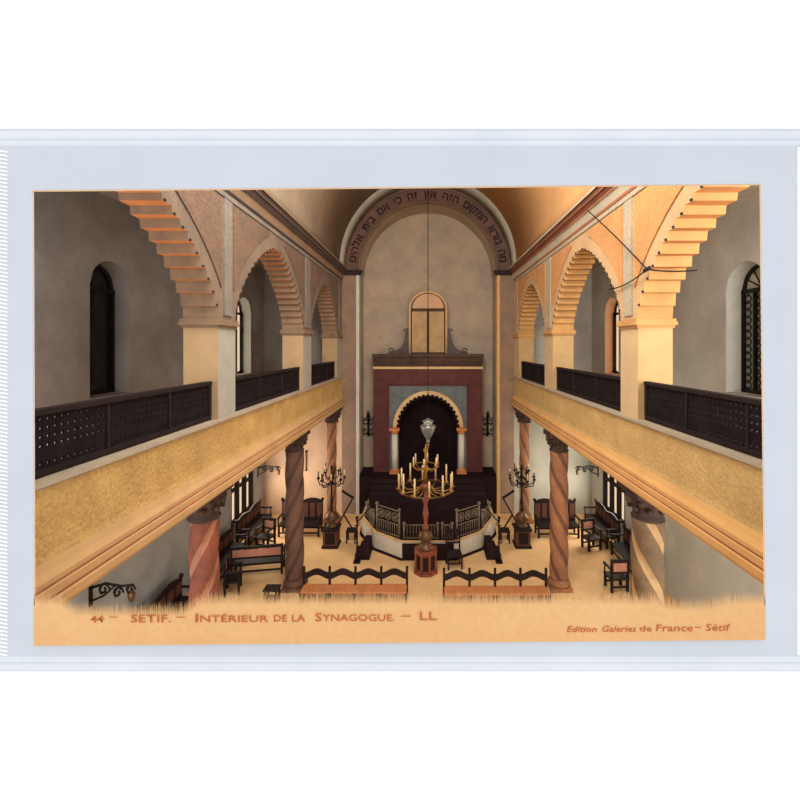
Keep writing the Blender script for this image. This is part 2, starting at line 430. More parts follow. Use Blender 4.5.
# daylit frosted panes of the ground floor windows
gm = bpy.data.materials.new('daylit_frosted_glass'); gm.use_nodes = True
b = gm.node_tree.nodes['Principled BSDF']; b.inputs['Base Color'].default_value = lin((235,225,205)); b.inputs['Roughness'].default_value = .4
b.inputs['Emission Color'].default_value = lin((255,226,190)); b.inputs['Emission Strength'].default_value = .75
M['glasslit'] = gm
upper_window(1, -1, *UPW[0], 'lgal', 'glassd', False, '')
upper_window(2, -1, *UPW[1], 'lrev', 'glasslit', False, '')
upper_window(3, 1, *UPW[0], 'rgal', 'glassp', True, '')
upper_window(4, 1, *UPW[1], 'rrev', 'glasslit', False, '')
def lower_window(idx, sg):
    e = empty('window_%d' % idx, (sg*(XO+.1), 17.25, .8)); structure(e)
    mb = MB(); mb.box(sg*.12-.02, sg*.12+.02, -1.05, 1.05, 0, 1.95); mb.build('window_pane', 'glasslit', e)
    mb = MB()
    for q in (-.99, -.33, .33, .99): mb.box(-.08, .08, q-.06, q+.06, 0, 1.95)
    for z in (.05, 1.3, 1.9): mb.box(-.06, .06, -1.05, 1.05, z-.05, z+.05)
    mb.build('window_frame', 'wood', e)
    return e
lower_window(5, -1); lower_window(6, 1)

# apse end wall with its arch
mb = MB()
arc = [(AR*cos(pi*i/32), AZ+AR*sin(pi*i/32)) for i in range(33)]      # right to left
outl = [(AW, 0), (AW, AZ)]+arc+[(-AW, AZ), (-AW, 0), (-W, 0), (-W, 15.9), (W, 15.9), (W, 0)]
mb.prism(outl, 'xz', YE, YE+.35); structure(mb.build('wall_back', 'pier'))
mb = MB(); mb.box(-AW-.3, AW+.3, YB, YB+.3, 0, 15.2); structure(mb.build('wall_apse', 'apse'))
for sg in (-1, 1):
    mb = MB(); a, b2 = sorted((sg*AW, sg*(AW+.3))); mb.box(a, b2, YE+.35, YB, 0, AZ); structure(mb.build('wall_apse_'+('left' if sg < 0 else 'right'), 'apse'))
mb = MB(); outer = [((AR+.25)*cos(pi*i/32), AZ+(AR+.25)*sin(pi*i/32)) for i in range(32, -1, -1)]
mb.prism(arc+outer, 'xz', YE+.35, YB); structure(mb.build('ceiling_apse', 'apse'))
# jamb mouldings and imposts
for sg, mm in ((-1,'jamb'), (1,'jambr')):
    mb = MB(); a, b2 = sorted((sg*(AW-.06), sg*(AW+.09))); mb.box(a, b2, YE-.05, YE+.12, 0, AZ-.22); structure(mb.build('trim_1' if sg < 0 else 'trim_2', mm, None, .015))
    mb = MB()
    for z0, z1, d in ((AZ-.22, AZ-.16, .06), (AZ-.16, AZ-.07, .13), (AZ-.07, AZ, .2)):
        a, b2 = sorted((sg*(AW-d), sg*(W-.05))); mb.box(a, b2, YE-d, YE+.2, z0, z1)
    structure(mb.build('trim_3' if sg < 0 else 'trim_4', 'dark'))
# archivolt band with its inscription
RI, RO = AR+.02, 3.86
mb = MB(); ia = [(RI*cos(pi*i/48), AZ+RI*sin(pi*i/48)) for i in range(49)]; oa = [(RO*cos(pi*i/48), AZ+RO*sin(pi*i/48)) for i in range(48, -1, -1)]
mb.prism(ia+oa, 'xz', YE-.06, YE)
arch_e = empty('trim_5', (0, YE, AZ)); structure(arch_e)
local(mb, arch_e).build('archivolt_band', 'archiv', arch_e)
mb = MB()
for R in (RI+.03, RO-.05): mb.tube([(R*cos(pi*i/48), YE-.07, AZ+R*sin(pi*i/48)) for i in range(49)], .035, 6)
local(mb, arch_e).build('archivolt_bead', 'archiv', arch_e)
words = 'מה נורא המקום הזה אין זה כי אם בית אלהים'   # read right to left, from the right springing over the crown
R0 = 3.36
glyphs = []
for ch in words:
    if ch == ' ': glyphs.append((None, .30)); continue
    o = text_mesh(ch, .50, 'letter', 'inscription_letter', (0,0,0), (0,0,0), None, extrude=.006, align='LEFT', bold=.012)
    xx = [v.co.x for v in o.data.vertices]; x0, x1 = min(xx), max(xx)
    for v in o.data.vertices: v.co.x -= (x0+x1)/2
    glyphs.append((o, x1-x0+.085))
total = sum(g[1] for g in glyphs); ang0, ang1 = radians(6), radians(174); a = ang0
for o, wd in glyphs:
    da = (ang1-ang0)*wd/total; am = a+da/2; a += da
    if o is None: continue
    o.parent = arch_e
    o.location = Vector((R0*cos(am), YE-.075, AZ+R0*sin(am)))-Vector(arch_e.location)
    o.rotation_euler = (Matrix.Rotation(pi/2-am, 4, 'Y') @ Matrix.Rotation(pi/2, 4, 'X')).to_euler()

# nave vault, one half per side, and its end rib
VR, VZ, YV = 3.86, 11.42, 9.7
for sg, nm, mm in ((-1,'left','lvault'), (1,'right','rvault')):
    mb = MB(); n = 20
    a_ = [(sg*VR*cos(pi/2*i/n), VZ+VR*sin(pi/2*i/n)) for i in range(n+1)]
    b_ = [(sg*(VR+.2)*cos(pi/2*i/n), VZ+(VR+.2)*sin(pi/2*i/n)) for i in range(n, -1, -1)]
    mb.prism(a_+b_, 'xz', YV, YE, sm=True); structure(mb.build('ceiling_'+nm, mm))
mb = MB(); n = 40
a_ = [((VR-.06)*cos(pi*i/n), VZ+(VR-.06)*sin(pi*i/n)) for i in range(n+1)]; b_ = [(VR*cos(pi*i/n), VZ+VR*sin(pi*i/n)) for i in range(n, -1, -1)]
mb.prism(a_+b_, 'xz', YE-1.15, YE-.065, sm=True); structure(mb.build('trim_6', 'rib'))

# arcade walls with stepped arches
BAYS = ((5.58,2.42,1.95,12,4.12,8.0), (11.08,2.36,2.03,14,8.72,13.45), (16.45,2.04,1.9,13,14.4,18.5))
def bez(c, a, z0, rise, n, p=1.45):
    """half arch sampled at equal arc length, springing to crown"""
    fine = []
    for i in range(401):
        t = pi/2*i/400
        fine.append((a*cos(t)**(2/p), rise*sin(t)**(2/p)))
    L = [0]
    for q, r in zip(fine, fine[1:]): L.append(L[-1]+math.hypot(q[0]-r[0], q[1]-r[1]))
    out = []; j = 0
    for k in range(n+1):
        d = L[-1]*k/n
        while j < 400 and L[j] < d: j += 1
        out.append(fine[j])
    return out
def stepped(c, a, z0, rise, n):
    h = bez(c, a, z0, rise, n)
    near = []
    for (d0, z_0), (d1, z1) in zip(h, h[1:]):
        near += [(c-d0, z0+z_0), (c-d0+.02, z0+z1)]        # riser then tread overhanging
    near.append((c-h[-1][0], z0+h[-1][1]))
    far = [(2*c-y, z) for y, z in reversed(near[:-1])]
    return near+far
SPR = 8.30
for sg, nm in ((-1,'left'), (1,'right')):
    pre = 'l' if sg < 0 else 'r'
    x0, x1 = sg*W, sg*(W+T)
    outl = [(4.12, CZ+.3)]
    outl = []
    first = [q for q in stepped(BAYS[0][0], BAYS[0][1], SPR, BAYS[0][2], BAYS[0][3]) if q[0] > 4.2]
    outl += [(4.12, CZ+.3), (4.12, first[0][1])]+first
    for k in (1, 2):
        c, a, r, n, y0, y1 = BAYS[k]
        outl += stepped(c, a, SPR, r, n)
    outl += [(YE, SPR), (YE, CZ+.3)]
    # drop doubled points
    o2 = []
    for q in outl:
        if not o2 or math.hypot(q[0]-o2[-1][0], q[1]-o2[-1][1]) > 1e-4: o2.append(q)
    def fm(p, q):
        if max(p[1], q[1]) > CZ: return 0
        return 1 if abs(p[1]-q[1]) < .6*abs(p[0]-q[0]) else 2
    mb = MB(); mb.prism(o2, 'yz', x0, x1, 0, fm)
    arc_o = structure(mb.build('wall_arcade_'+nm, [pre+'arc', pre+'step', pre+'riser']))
    # piers with moulded caps
    for (p0, p1) in ((8.0, 8.72), (13.45, 14.4), (18.5, YE)):
        mb = MB(); a, b2 = sorted((x0, x1))
        mb.box(a, b2, p0, p1, GZ, SPR)
        pm = mb.bm.faces[:] if False else None
        mb.bm.faces.ensure_lookup_table()
        for f in mb.bm.faces:
            cxx = sum(v.co.x for v in f.verts)/4
            if abs(cxx-x0) < 1e-3: f.material_index = 1
        structure(mb.build('wall_pier_'+nm, [pre+'pier', pre+'pierf']))
        mb = MB()
        for z0, z1, d in ((SPR-.15, SPR-.1, .03), (SPR-.1, SPR-.04, .065), (SPR-.04, SPR+.02, .045)):
            mb.box(a-d, b2+d, p0-d, min(p1+d, YE), z0, z1)
        structure(mb.build('trim_pier_'+nm, pre+'riser'))
    # dark beads at the tips of the arch steps
    for k, (c, a, r, n, y0, y1) in enumerate(BAYS):
        mb = MB()
        pts = stepped(c, a, SPR, r, n)
        for q, q2 in zip(pts, pts[1:]):
            if q[0] > 4.25 and abs(q2[0]-q[0]) > .03 and q[1] < SPR+r-.02: 
                tip = q2 if (q2[0]-c)**2 < (q[0]-c)**2 else q
                mb.ball((sg*(W-.012), tip[0]+(.03 if tip[0] < c else -.03)*-1, tip[1]+.02), .026, 6)
        mb.build('arch_beading', 'dark', arc_o)
    # painted spandrel panels and plain strips between, thin raised plaster
    xs_ = sg*(W-.025)
    edges = []
    for k, (c, a, r, n, y0, y1) in enumerate(BAYS):
        off = .30
        ya, yb = (4.2 if k == 0 else c-a-.02), c+a+.02
        crown = SPR+r+.22
        # far side panel of each arch and near side panel
        for side in (-1, 1):
            if k == 0 and side < 0: continue
            pts = []
            for i in range(15):
                t = pi/2*i/14
                d = (a+off)*cos(t)**(2/1.45); z = SPR+.15+(r+off*.9)*sin(t)**(2/1.45)
                pts.append((c+side*d, z))
            lim = c+side*(a+.12)
            pts = [q for q in pts if (q[0]-lim)*side < 0 and q[1] < 10.62]
            if len(pts) < 2: continue
            pts = [(lim, pts[0][1])]+pts+[(pts[-1][0], 10.66), (lim, 10.66)]
            mb = MB(); mb.prism(pts, 'yz', *sorted((xs_, x0)))
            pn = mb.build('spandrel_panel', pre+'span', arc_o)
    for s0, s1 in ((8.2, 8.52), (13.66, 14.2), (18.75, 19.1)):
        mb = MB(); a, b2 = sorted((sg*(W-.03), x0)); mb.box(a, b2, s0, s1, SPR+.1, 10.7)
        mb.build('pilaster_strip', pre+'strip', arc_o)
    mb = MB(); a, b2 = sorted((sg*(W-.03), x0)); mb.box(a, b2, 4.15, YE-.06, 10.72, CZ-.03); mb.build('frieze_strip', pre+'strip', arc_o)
    # cornice
    prof = [(0,CZ-.03), (.05,CZ-.03), (.05,CZ+.03), (.04,CZ+.03), (.10,CZ+.22), (.13,CZ+.22), (.13,CZ+.26), (.11,CZ+.26), (.17,CZ+.36), (.20,CZ+.36), (.20,CZ+.41), (.17,CZ+.41), (.20,CZ+.50), (.24,CZ+.50), (.24,CZ+.57), (.12,CZ+.60), (-.1,CZ+.6)]
    pm = pre+'cor'; pd = pre+'cord'
    mm = [2,2,2, 0,0, 2,2, 1,1, 1,0, 1,1, 0,2, 1]
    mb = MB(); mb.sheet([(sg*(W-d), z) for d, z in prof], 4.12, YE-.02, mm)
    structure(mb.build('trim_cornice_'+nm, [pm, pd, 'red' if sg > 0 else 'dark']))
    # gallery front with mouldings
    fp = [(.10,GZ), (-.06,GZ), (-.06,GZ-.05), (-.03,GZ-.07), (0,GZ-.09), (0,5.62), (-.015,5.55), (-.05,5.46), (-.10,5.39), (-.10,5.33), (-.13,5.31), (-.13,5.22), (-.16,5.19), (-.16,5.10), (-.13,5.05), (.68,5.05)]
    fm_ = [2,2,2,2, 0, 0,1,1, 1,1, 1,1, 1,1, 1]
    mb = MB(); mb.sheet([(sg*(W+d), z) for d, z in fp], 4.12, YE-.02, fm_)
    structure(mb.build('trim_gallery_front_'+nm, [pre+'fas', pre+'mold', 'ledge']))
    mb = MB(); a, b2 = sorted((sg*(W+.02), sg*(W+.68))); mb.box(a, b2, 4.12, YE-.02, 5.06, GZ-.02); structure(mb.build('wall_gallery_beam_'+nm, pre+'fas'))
    mb = MB()
    for d, z in ((-.105,5.325), (-.135,5.215)): mb.tube([(sg*(W+d), 4.15, z), (sg*(W+d), YE-.03, z)], .014, 5)
    structure(mb.build('trim_gallery_line_'+nm, 'red'))

# ================================================================== columns under the galleries
def column(x, y, mt, label, r=.27, twist=1):
    e = empty('spiral_column', (x, y, 0)); tag(e, label, 'column', 'spiral columns under the galleries')
    mb = MB(); mb.box(-.34, .34, -.34, .34, 0, .12); mb.lathe([(.33,.12), (.36,.17), (.34,.23), (.29,.26), (.30,.31), (.27,.34)], seg=24); mb.build('base', mt, e)
    mb = MB(); n = 110
    ph = lambda a, z: 3*(a-twist*2*pi*z/3.0)
    mb.lathe([(r, .34+i*(4.42-.34)/n) for i in range(n+1)], seg=66, mod=lambda a, z: .94+.17*abs(cos(ph(a, z)/2)), pick=lambda a: 1 if abs(cos(3*a/2)) < .36 else 0, tw=lambda z: twist*2*pi*z/3.0); mb.build('shaft', [mt, mt+'b'], e)
    mb = MB()
    mb.lathe([(.28,4.40), (.31,4.44), (.28,4.48), (.27,4.5), (.30,4.66), (.36,4.82), (.40,4.88), (.36,4.90)], seg=32, mod=lambda a, z: 1+.10*cos(8*a)*min(1, max(0, (z-4.48)/.2)))
    for k in range(8):
        a = 2*pi*k/8; mb.ball((.36*cos(a), .36*sin(a), 4.78), .075, 8)
        mb.ball((.33*cos(a+.39), .33*sin(a+.39), 4.63), .055, 8)
    mb.box(-.40, .40, -.40, .40, 4.90, 5.04); mb.build('capital', 'cap', e)
    return e
XC = 4.30
column(-4.42, 8.3, 'c1', 'reddish spiral column under the left gallery, nearest the caption', .25)
column(-4.32, 13.6, 'c2', 'dark brown spiral column at the left end of the left front bench', .27)
column(-XC, 18.75, 'c3', 'farthest spiral column on the left, beside the apse pier', .2)
column(4.34, 8.3, 'c4', 'olive and cream spiral column nearest on the right, beside the pink-backed chair', .28, -1)
column(4.24, 13.6, 'c3', 'orange brown spiral column at the right end of the right front bench', .27, -1)
column(XC, 18.75, 'c3', 'farthest spiral column on the right, beside the apse pier', .2, -1)

# ================================================================== gallery balustrades
def lattice(name, L, z0, z1, parent):
    """pierced board: a row of small holes in every cell"""
    mb = MB(); nx = int(L/.088); nz = 6; dx = L/nx; dz = (z1-z0)/nz
    hx, hz = .023, .040
    cache = {}
    def v(y, z):
        k = (round(y, 5), round(z, 5))
        if k not in cache: cache[k] = mb.bm.verts.new((0, y, z))
        return cache[k]
    for i in range(nx):
        for j in range(nz):
            a, b, c, d = -L/2+i*dx, -L/2+(i+1)*dx, z0+j*dz, z0+(j+1)*dz
            if j == 1: mb.face([v(a,c), v(b,c), v(b,d), v(a,d)]); continue
            mx, mz = (a+b)/2, (c+d)/2
            q = [v(a,c), v(b,c), v(b,d), v(a,d)]; h = [v(mx,mz-hz), v(mx+hx,mz), v(mx,mz+hz), v(mx-hx,mz)]
            # eight triangles around a lozenge hole
            mb.face([q[0], q[1], h[0]]); mb.face([q[1], h[1], h[0]]); mb.face([q[1], q[2], h[1]]); mb.face([q[2], h[2], h[1]])
            mb.face([q[2], q[3], h[2]]); mb.face([q[3], h[3], h[2]]); mb.face([q[3], q[0], h[3]]); mb.face([q[0], h[0], h[3]])
    o = mb.build(name, 'lattice', parent); s = o.modifiers.new('thick', 'SOLIDIFY'); s.thickness = .03; s.offset = 0
    return o
def balustrade(sg, y0, y1, label):
    L = y1-y0; e = empty('balustrade', (sg*(W+.16), (y0+y1)/2, GZ)); tag(e, label, 'balustrade', 'gallery balustrades')
    lattice('lattice_panel', L-.12, .08, .66, e)
    mb = MB(); mb.box(-.06, .06, -L/2, L/2, .66, .73); mb.build('top_rail', 'wood', e, .01)
    mb = MB(); mb.box(-.04, .04, -L/2, L/2, 0, .08); mb.build('bottom_rail', 'wood', e)
    for q in (-1, 1):
        mb = MB(); mb.box(-.045, .045, q*L/2-.04-q*.04, q*L/2+.04-q*.04, .08, .66); mb.build('end_post', 'wood', e)
    n = max(2, int(L/1.2))
    for k in range(1, n): mb = MB(); mb.box(-sg*.03-.015, -sg*.03+.015, -L/2+L*k/n-.02, -L/2+L*k/n+.02, .08, .66); mb.build('stile', 'wood', e)
BL = ('nearest the viewer', 'in the middle bay', 'in the farthest bay')
for sg, nm in ((-1,'left'), (1,'right')):
    for k, (c, a, r, n, y0, y1) in enumerate(BAYS):
        balustrade(sg, y0+.01, y1-.01, 'dark pierced wooden balustrade of the %s gallery, %s' % (nm, BL[k]))

# ================================================================== dais, ark and apse furniture
mb = MB(); mb.box(-AW, AW, YE+.02, YB, 0, 1.70); tag(mb.build('dais', 'carpet'), 'high dark-covered dais in the apse carrying the ark', 'dais', kind='structure')

YA = 20.35
ark = empty('torah_ark', (0, YA, 1.70)); tag(ark, 'tall maroon ark with arched dark opening and carved cornice on the dais', 'ark')
sA = YA/F
def az(py): return EYE-(py-CY)*sA-1.70
def ax(dpx): return dpx*sA
# surround with an arched opening
hw, top = ax(54.5), az(369)
ow, sp, rise = ax(29.5), az(428), az(396)-az(428)
op = [(ow*cos(pi*i/28), sp+rise*sin(pi*i/28)) for i in range(29)]
mb = MB(); mb.prism([(hw,0), (hw,top), (-hw,top), (-hw,0), (-ow,0)]+list(reversed(op))+[(ow,0)], 'xz', 0, .62); mb.build('surround', 'maroon', ark)
iw, it = ax(38.5), az(386)
op2 = [(q*1.04, z) for q, z in op]
mb = MB(); mb.prism([(iw,.02), (iw,it), (-iw,it), (-iw,.02), (-ow,.02)]+list(reversed(op))+[(ow,.02)], 'xz', -.04, 0); mb.build('tile_panel', 'teal', ark)
mb = MB()
w = .07
for a, b2, c, d in ((-iw-w, -iw, .02, it+w), (iw, iw+w, .02, it+w), (-iw-w, iw+w, it, it+w)): mb.box(a, b2, -.07, 0, c, d)
mb.build('panel_moulding', 'maroon', ark)
mb = MB(); mb.box(-ow-.1, ow+.1, .5, .6, 0, sp+rise); mb.build('curtain', 'arkdark', ark)
# golden archivolt and scalloped lobes
ra, rb = ow+.01, ax(35)
mb = MB(); k1 = [(ra*cos(pi*i/36), sp+(rise+.02)*sin(pi*i/36)) for i in range(37)]; k2 = [(rb*cos(pi*i/36), sp+(rise+rb-ra)*sin(pi*i/36)) for i in range(36, -1, -1)]
mb.prism(k1+k2, 'xz', -.12, -.0); mb.build('archivolt', 'cream', ark)
mb = MB()
for k in range(21):
    a = pi*(k+.5)/21; c = (ow*1.0*cos(a), sp+rise*1.0*sin(a)); R = .10
    mb.prism([(c[0]+R*cos(t*pi/6), c[1]+R*sin(t*pi/6)) for t in range(12)], 'xz', -.15, .10)
mb.build('scalloped_edge', 'arkdark', ark)
for sg in (-1, 1):
    cx = sg*ax(33.2)
    mb = MB(); mb.lathe([(.15, 0), (.15, az(433))], (cx, -.16, .2), 16)
    mb.bm.verts.ensure_lookup_table()
    sh = MB(); sh.lathe([(.155, .22), (.15, 1.0), (.14, az(433))], (cx, -.17, 0), 16); mb.bm.free(); shaft = sh.build('column', 'white', ark)
    mb = MB(); mb.lathe([(.15,az(433)), (.19,az(432)), (.16,az(431)), (.23,az(429.5))], (cx, -.17, 0), 16); mb.box(cx-.24, cx+.24, -.38, .0, az(429.5), az(427)); mb.build('capital', 'seat', shaft)
    mb = MB(); mb.box(cx-.23, cx+.23, -.38, 0, 0, .13); mb.lathe([(.21,.13), (.21,.18), (.16,.23)], (cx, -.17, 0), 16); mb.build('base', 'seat', shaft)
mb = MB(); mb.box(-hw-.02, hw+.02, -.06, .62, top, az(366.5)); mb.build('pale_band', 'cream', ark)
mb = MB()
for za, zb, d in ((az(366.5), az(362), .08), (az(362), az(357), .13), (az(357), az(354), .22)): mb.box(-hw+.02-d*.3, hw-.02+d*.3, -d, .62, za, zb)
for k in range(54):
    x = -hw+.06+k*(2*hw-.12)/53; mb.box(x-.028, x+.028, -.18, -.12, az(360.8), az(357.6))
    mb.ball((x, -.1, az(364.3)), .05, 6)
mb.build('cornice', 'arkcor', ark)

# tablets on the ark, between two scrolls
tb = empty('stone_tablets', (0, YA+.25, 1.70+az(354))); tag(tb, 'round-topped golden twin tablets standing on the ark cornice', 'tablets')
tz = lambda py: az(py)-az(354)
tw, tsp, tr = ax(18), tz(309.5), tz(292)-tz(309.5)
half = [(tw*cos(pi*i/20), tsp+tr*sin(pi*i/20)) for i in range(21)]
mb = MB(); mb.prism([(tw,0)]+half+[(-tw,0)], 'xz', 0, .18); mb.build('tablet_slab', 'arkcor', tb)
mb = MB(); mb.prism([(q*.88, tsp+.08+(z-tsp)*.84) for q, z in half], 'xz', -.03, 0); mb.build('tympanum', 'tabtop', tb)
for sg in (-1, 1):
    mb = MB(); a, b2 = sorted((sg*.06, sg*(tw-.09))); mb.box(a, b2, -.035, 0, .08, tsp-.08)
    for k in range(5):
        z = .28+k*.42
        for j in range(4): 
            w0 = (b2-a-.16)/4; mb.box(a+.08+j*w0, a+.08+j*w0+w0*.6, -.042, -.035, z, z+.05)
    mb.build('tablet_leaf', 'tab', tb)
mb = MB(); R1 = [(q*1.07, z+(.07 if z > tsp else 0)) for q, z in half]
mb.tube([(tw*1.03, -.02, 0)]+[(q*1.03, -.02, z+.03) for q, z in half]+[(-tw*1.03, -.02, 0)], .055, 8); mb.build('border', 'cream', tb)
for sg, nm in ((-1,'left'), (1,'right')):
    e = empty('scroll_bracket', (sg*(tw*1.03+.075), YA+.3, 1.70+az(354))); tag(e, 'dark carved scroll on the ark cornice, %s side of the tablets' % nm, 'scroll', 'scrolls beside the tablets')
    H = tz(328); Wd = ax(40)-tw*1.1
    pts = [(0,0), (sg*Wd,0), (sg*Wd,.10)]
    for i in range(1, 12):
        t = i/12; pts.append((sg*Wd*(1-t)**1.0*(1-.45*sin(pi*t)), .10+(H-.10)*t**1.6))
    pts += [(sg*.04, H), (0, H)]
    mb = MB(); mb.prism(pts, 'xz', -.08, .1); mb.build('bracket', 'scroll', e)
    mb = MB()
    for c, R in (((sg*Wd*.82, .16), .14), ((sg*.12, H*.9), .10)):
        mb = MB(); mb.tube([(c[0]+sg*R*(1-.07*i)*cos(i*.55), -.1, c[1]+R*(1-.07*i)*sin(i*.55)) for i in range(13)], .035, 6); mb.build('volute', 'scroll', e)

# hanging lamp and its chain
lz = EYE-(443-CY)*18.9/F
lamp = empty('hanging_lamp', (0, 18.9, lz)); tag(lamp, 'silver urn-shaped lamp hanging on a long chain before the ark', 'lamp')
mb = MB(); mb.lathe([(.02,0), (.10,.06), (.06,.14), (.12,.22), (.26,.46), (.34,.70), (.36,.78), (.24,.84), (.20,.92), (.28,1.0), (.10,1.08), (.02,1.14)], seg=20); mb.build('urn', 'silver', lamp)
mb = MB(); mb.ball((0,0,-.08), .08, 8); mb.lathe([(.005,-.3), (.06,-.2), (.03,-.14)], seg=8); mb.build('finial', 'gold', lamp)
mb = MB(); zt = VZ+VR-lz-.02
mb.tube([(0,0,1.1), (0,0,zt)], .014, 6)
for k in range(60): mb.ball((0,0,1.2+k*(zt-1.3)/59), .028, 6)
mb.build('chain', 'iron', lamp)

# branched sconces beside the ark
def apse_sconce(x, label):
    e = empty('wall_sconce', (x, YB, 3.85)); tag(e, label, 'sconce', 'branched sconces beside the ark')
    mb = MB(); mb.box(-.06, .06, -.04, 0, -.6, .6); mb.tube([(0,-.03,-.3), (0,-.25,-.42), (0,-.3,-.2)], .025, 6); mb.build('back_plate', 'iron', e)
    for k, (dx, dz) in enumerate(((-.3,.35), (.3,.35), (-.34,-.15), (.34,-.15), (0,.5))):
        mb = MB(); mb.tube([(0,-.05,dz-.25), (dx*.5,-.14,dz-.32), (dx,-.2,dz-.2), (dx,-.2,dz)], .03, 6); mb.tube([(dx*.55+.1*(1-.07*i)*cos(i*.6), -.14, dz-.1+.1*(1-.07*i)*sin(i*.6)) for i in range(11)], .022, 5); mb.lathe([(.03,0), (.09,.04), (.05,.08), (.03,.09), (.03,.22)], (dx,-.2,dz), 8); mb.build('arm', 'iron', e)
apse_sconce(-3.0, 'black branched wall sconce left of the ark')
apse_sconce(3.0, 'black branched wall sconce right of the ark')

# ================================================================== reading platform before the dais
PZ = .70
pl = [(-.98,15.3), (.98,15.3), (2.07,16.1), (2.75,17.4), (2.75,YE+.0), (-2.75,YE+.0), (-2.75,17.4), (-2.07,16.1)]
plat = empty('reading_platform', (0, 17.4, 0)); tag(plat, 'low octagonal platform with white sides and dark carpet before the dais', 'platform')
mb = MB(); mb.prism(pl, 'xy', .08, PZ-.05); local(mb, plat).build('white_side', 'white', plat)
mb = MB(); mb.prism([(x*1.03, 15.26 if y == 15.3 else y-.03) for x, y in pl], 'xy', 0, .08); local(mb, plat).build('plinth', 'carpet', plat)
mb = MB(); mb.prism([(x*1.012, y-.015) for x, y in pl], 'xy', PZ-.05, PZ-.01); local(mb, plat).build('coping', 'cream', plat)
mb = MB(); mb.prism([(x*.96, y+.07) for x, y in pl[:4]]+[(2.64,YE-.01), (-2.64,YE-.01)]+[(x*.96, y+.07) for x, y in pl[6:]], 'xy', PZ-.01, PZ+.005); local(mb, plat).build('carpet', 'carpet', plat)
mb = MB(); mb.box(-.94, .94, 15.27, 15.3, .08, PZ-.09); local(mb, plat).build('front_panel', 'carpet', plat)
# carpeted steps from the platform up to the dais
mb = MB()
for k in range(5): mb.box(-2.6, 2.6, 18.2+k*.26, YE+.01, PZ+.006+k*.2, PZ+.006+(k+1)*.2-.004 if k < 4 else 1.69)
tag(mb.build('dais_steps', 'carpet'), 'dark carpeted steps rising from the platform to the dais', 'steps', kind='structure')

def railing(p, q, h0, h1, label, ornate, z=PZ+.008):
    """iron rail from p to q with balusters; ornate adds a scrollwork panel in its upper half"""
    p = Vector((p[0], p[1], 0)); q = Vector((q[0], q[1], 0)); d = q-p; L = d.length
    e = empty('railing', ((p.x+q.x)/2, (p.y+q.y)/2, z), math.atan2(d.y, d.x)); tag(e, label, 'railing', 'iron railings of the platform')
    H = lambda x: h0+(h1-h0)*(x/L+.5)
    mb = MB(); mb.tube([(-L/2,0,h0), (L/2,0,h1)], .025, 6); mb.build('top_rail', 'railm', e)
    mb = MB(); mb.tube([(-L/2,0,.05), (L/2,0,.05)], .02, 6)
    if ornate: mb.tube([(-L/2,0,h0*.48), (L/2,0,h1*.48)], .018, 6)
    mb.build('lower_rail', 'railm', e)
    for s_ in (-1, 1):
        mb = MB(); x = s_*L/2; mb.tube([(x,0,0), (x,0,H(x))], .035, 8); mb.ball((x,0,H(x)+.06), .065, 8); mb.build('post', 'railm', e)
    n = max(4, int(L/.11))
    for k in range(1, n):
        x = -L/2+L*k/n; t = H(x)*(.48 if ornate else 1)
        mb = MB(); mb.lathe([(.012,.05), (.012,t*.4), (.024,t*.5), (.012,t*.6), (.012,t)], (x,0,0), 6); mb.build('baluster', 'railm', e)
    if ornate:
        mb = MB(); m = 3
        for k in range(m):
            x = -L/2+L*(k+.5)/m; zc = H(x)*.74; R = min(L/m*.42, h0*.24)
            mb.tube([(x+R*cos(t*pi/6), 0, zc+R*sin(t*pi/6)) for t in range(12)], .018, 6, closed=True)
            for s2 in (-1, 1):
                mb.tube([(x+s2*R*.55*(1-.1*t)*cos(t*.7), 0, zc+R*.55*(1-.1*t)*sin(t*.7)*s2) for t in range(9)], .014, 5)
            mb.tube([(x-R,0,zc-R), (x+R,0,zc+R)], .011, 5); mb.tube([(x-R,0,zc+R), (x+R,0,zc-R)], .011, 5)
        mb.build('scrollwork', 'railm', e)
    return e
railing((-1.96,16.14), (-1.06,15.50), 1.0, .98, 'ornate iron railing panel on the left slanted side of the platform', True)
railing((1.06,15.50), (1.96,16.14), .98, 1.0, 'ornate iron railing panel on the right slanted side of the platform', True)
railing((-.88,15.42), (.36,15.42), .52, .52, 'low iron baluster railing across the platform front', False)
railing((.52,15.42), (.88,15.42), .52, .52, 'short low iron baluster railing behind the chair at the platform front', False)
railing((-2.56,17.5), (-2.12,16.4), .5, .62, 'low iron railing along the left rear side of the platform', False)
railing((2.12,16.4), (2.56,17.5), .62, .5, 'low iron railing along the right rear side of the platform', False)

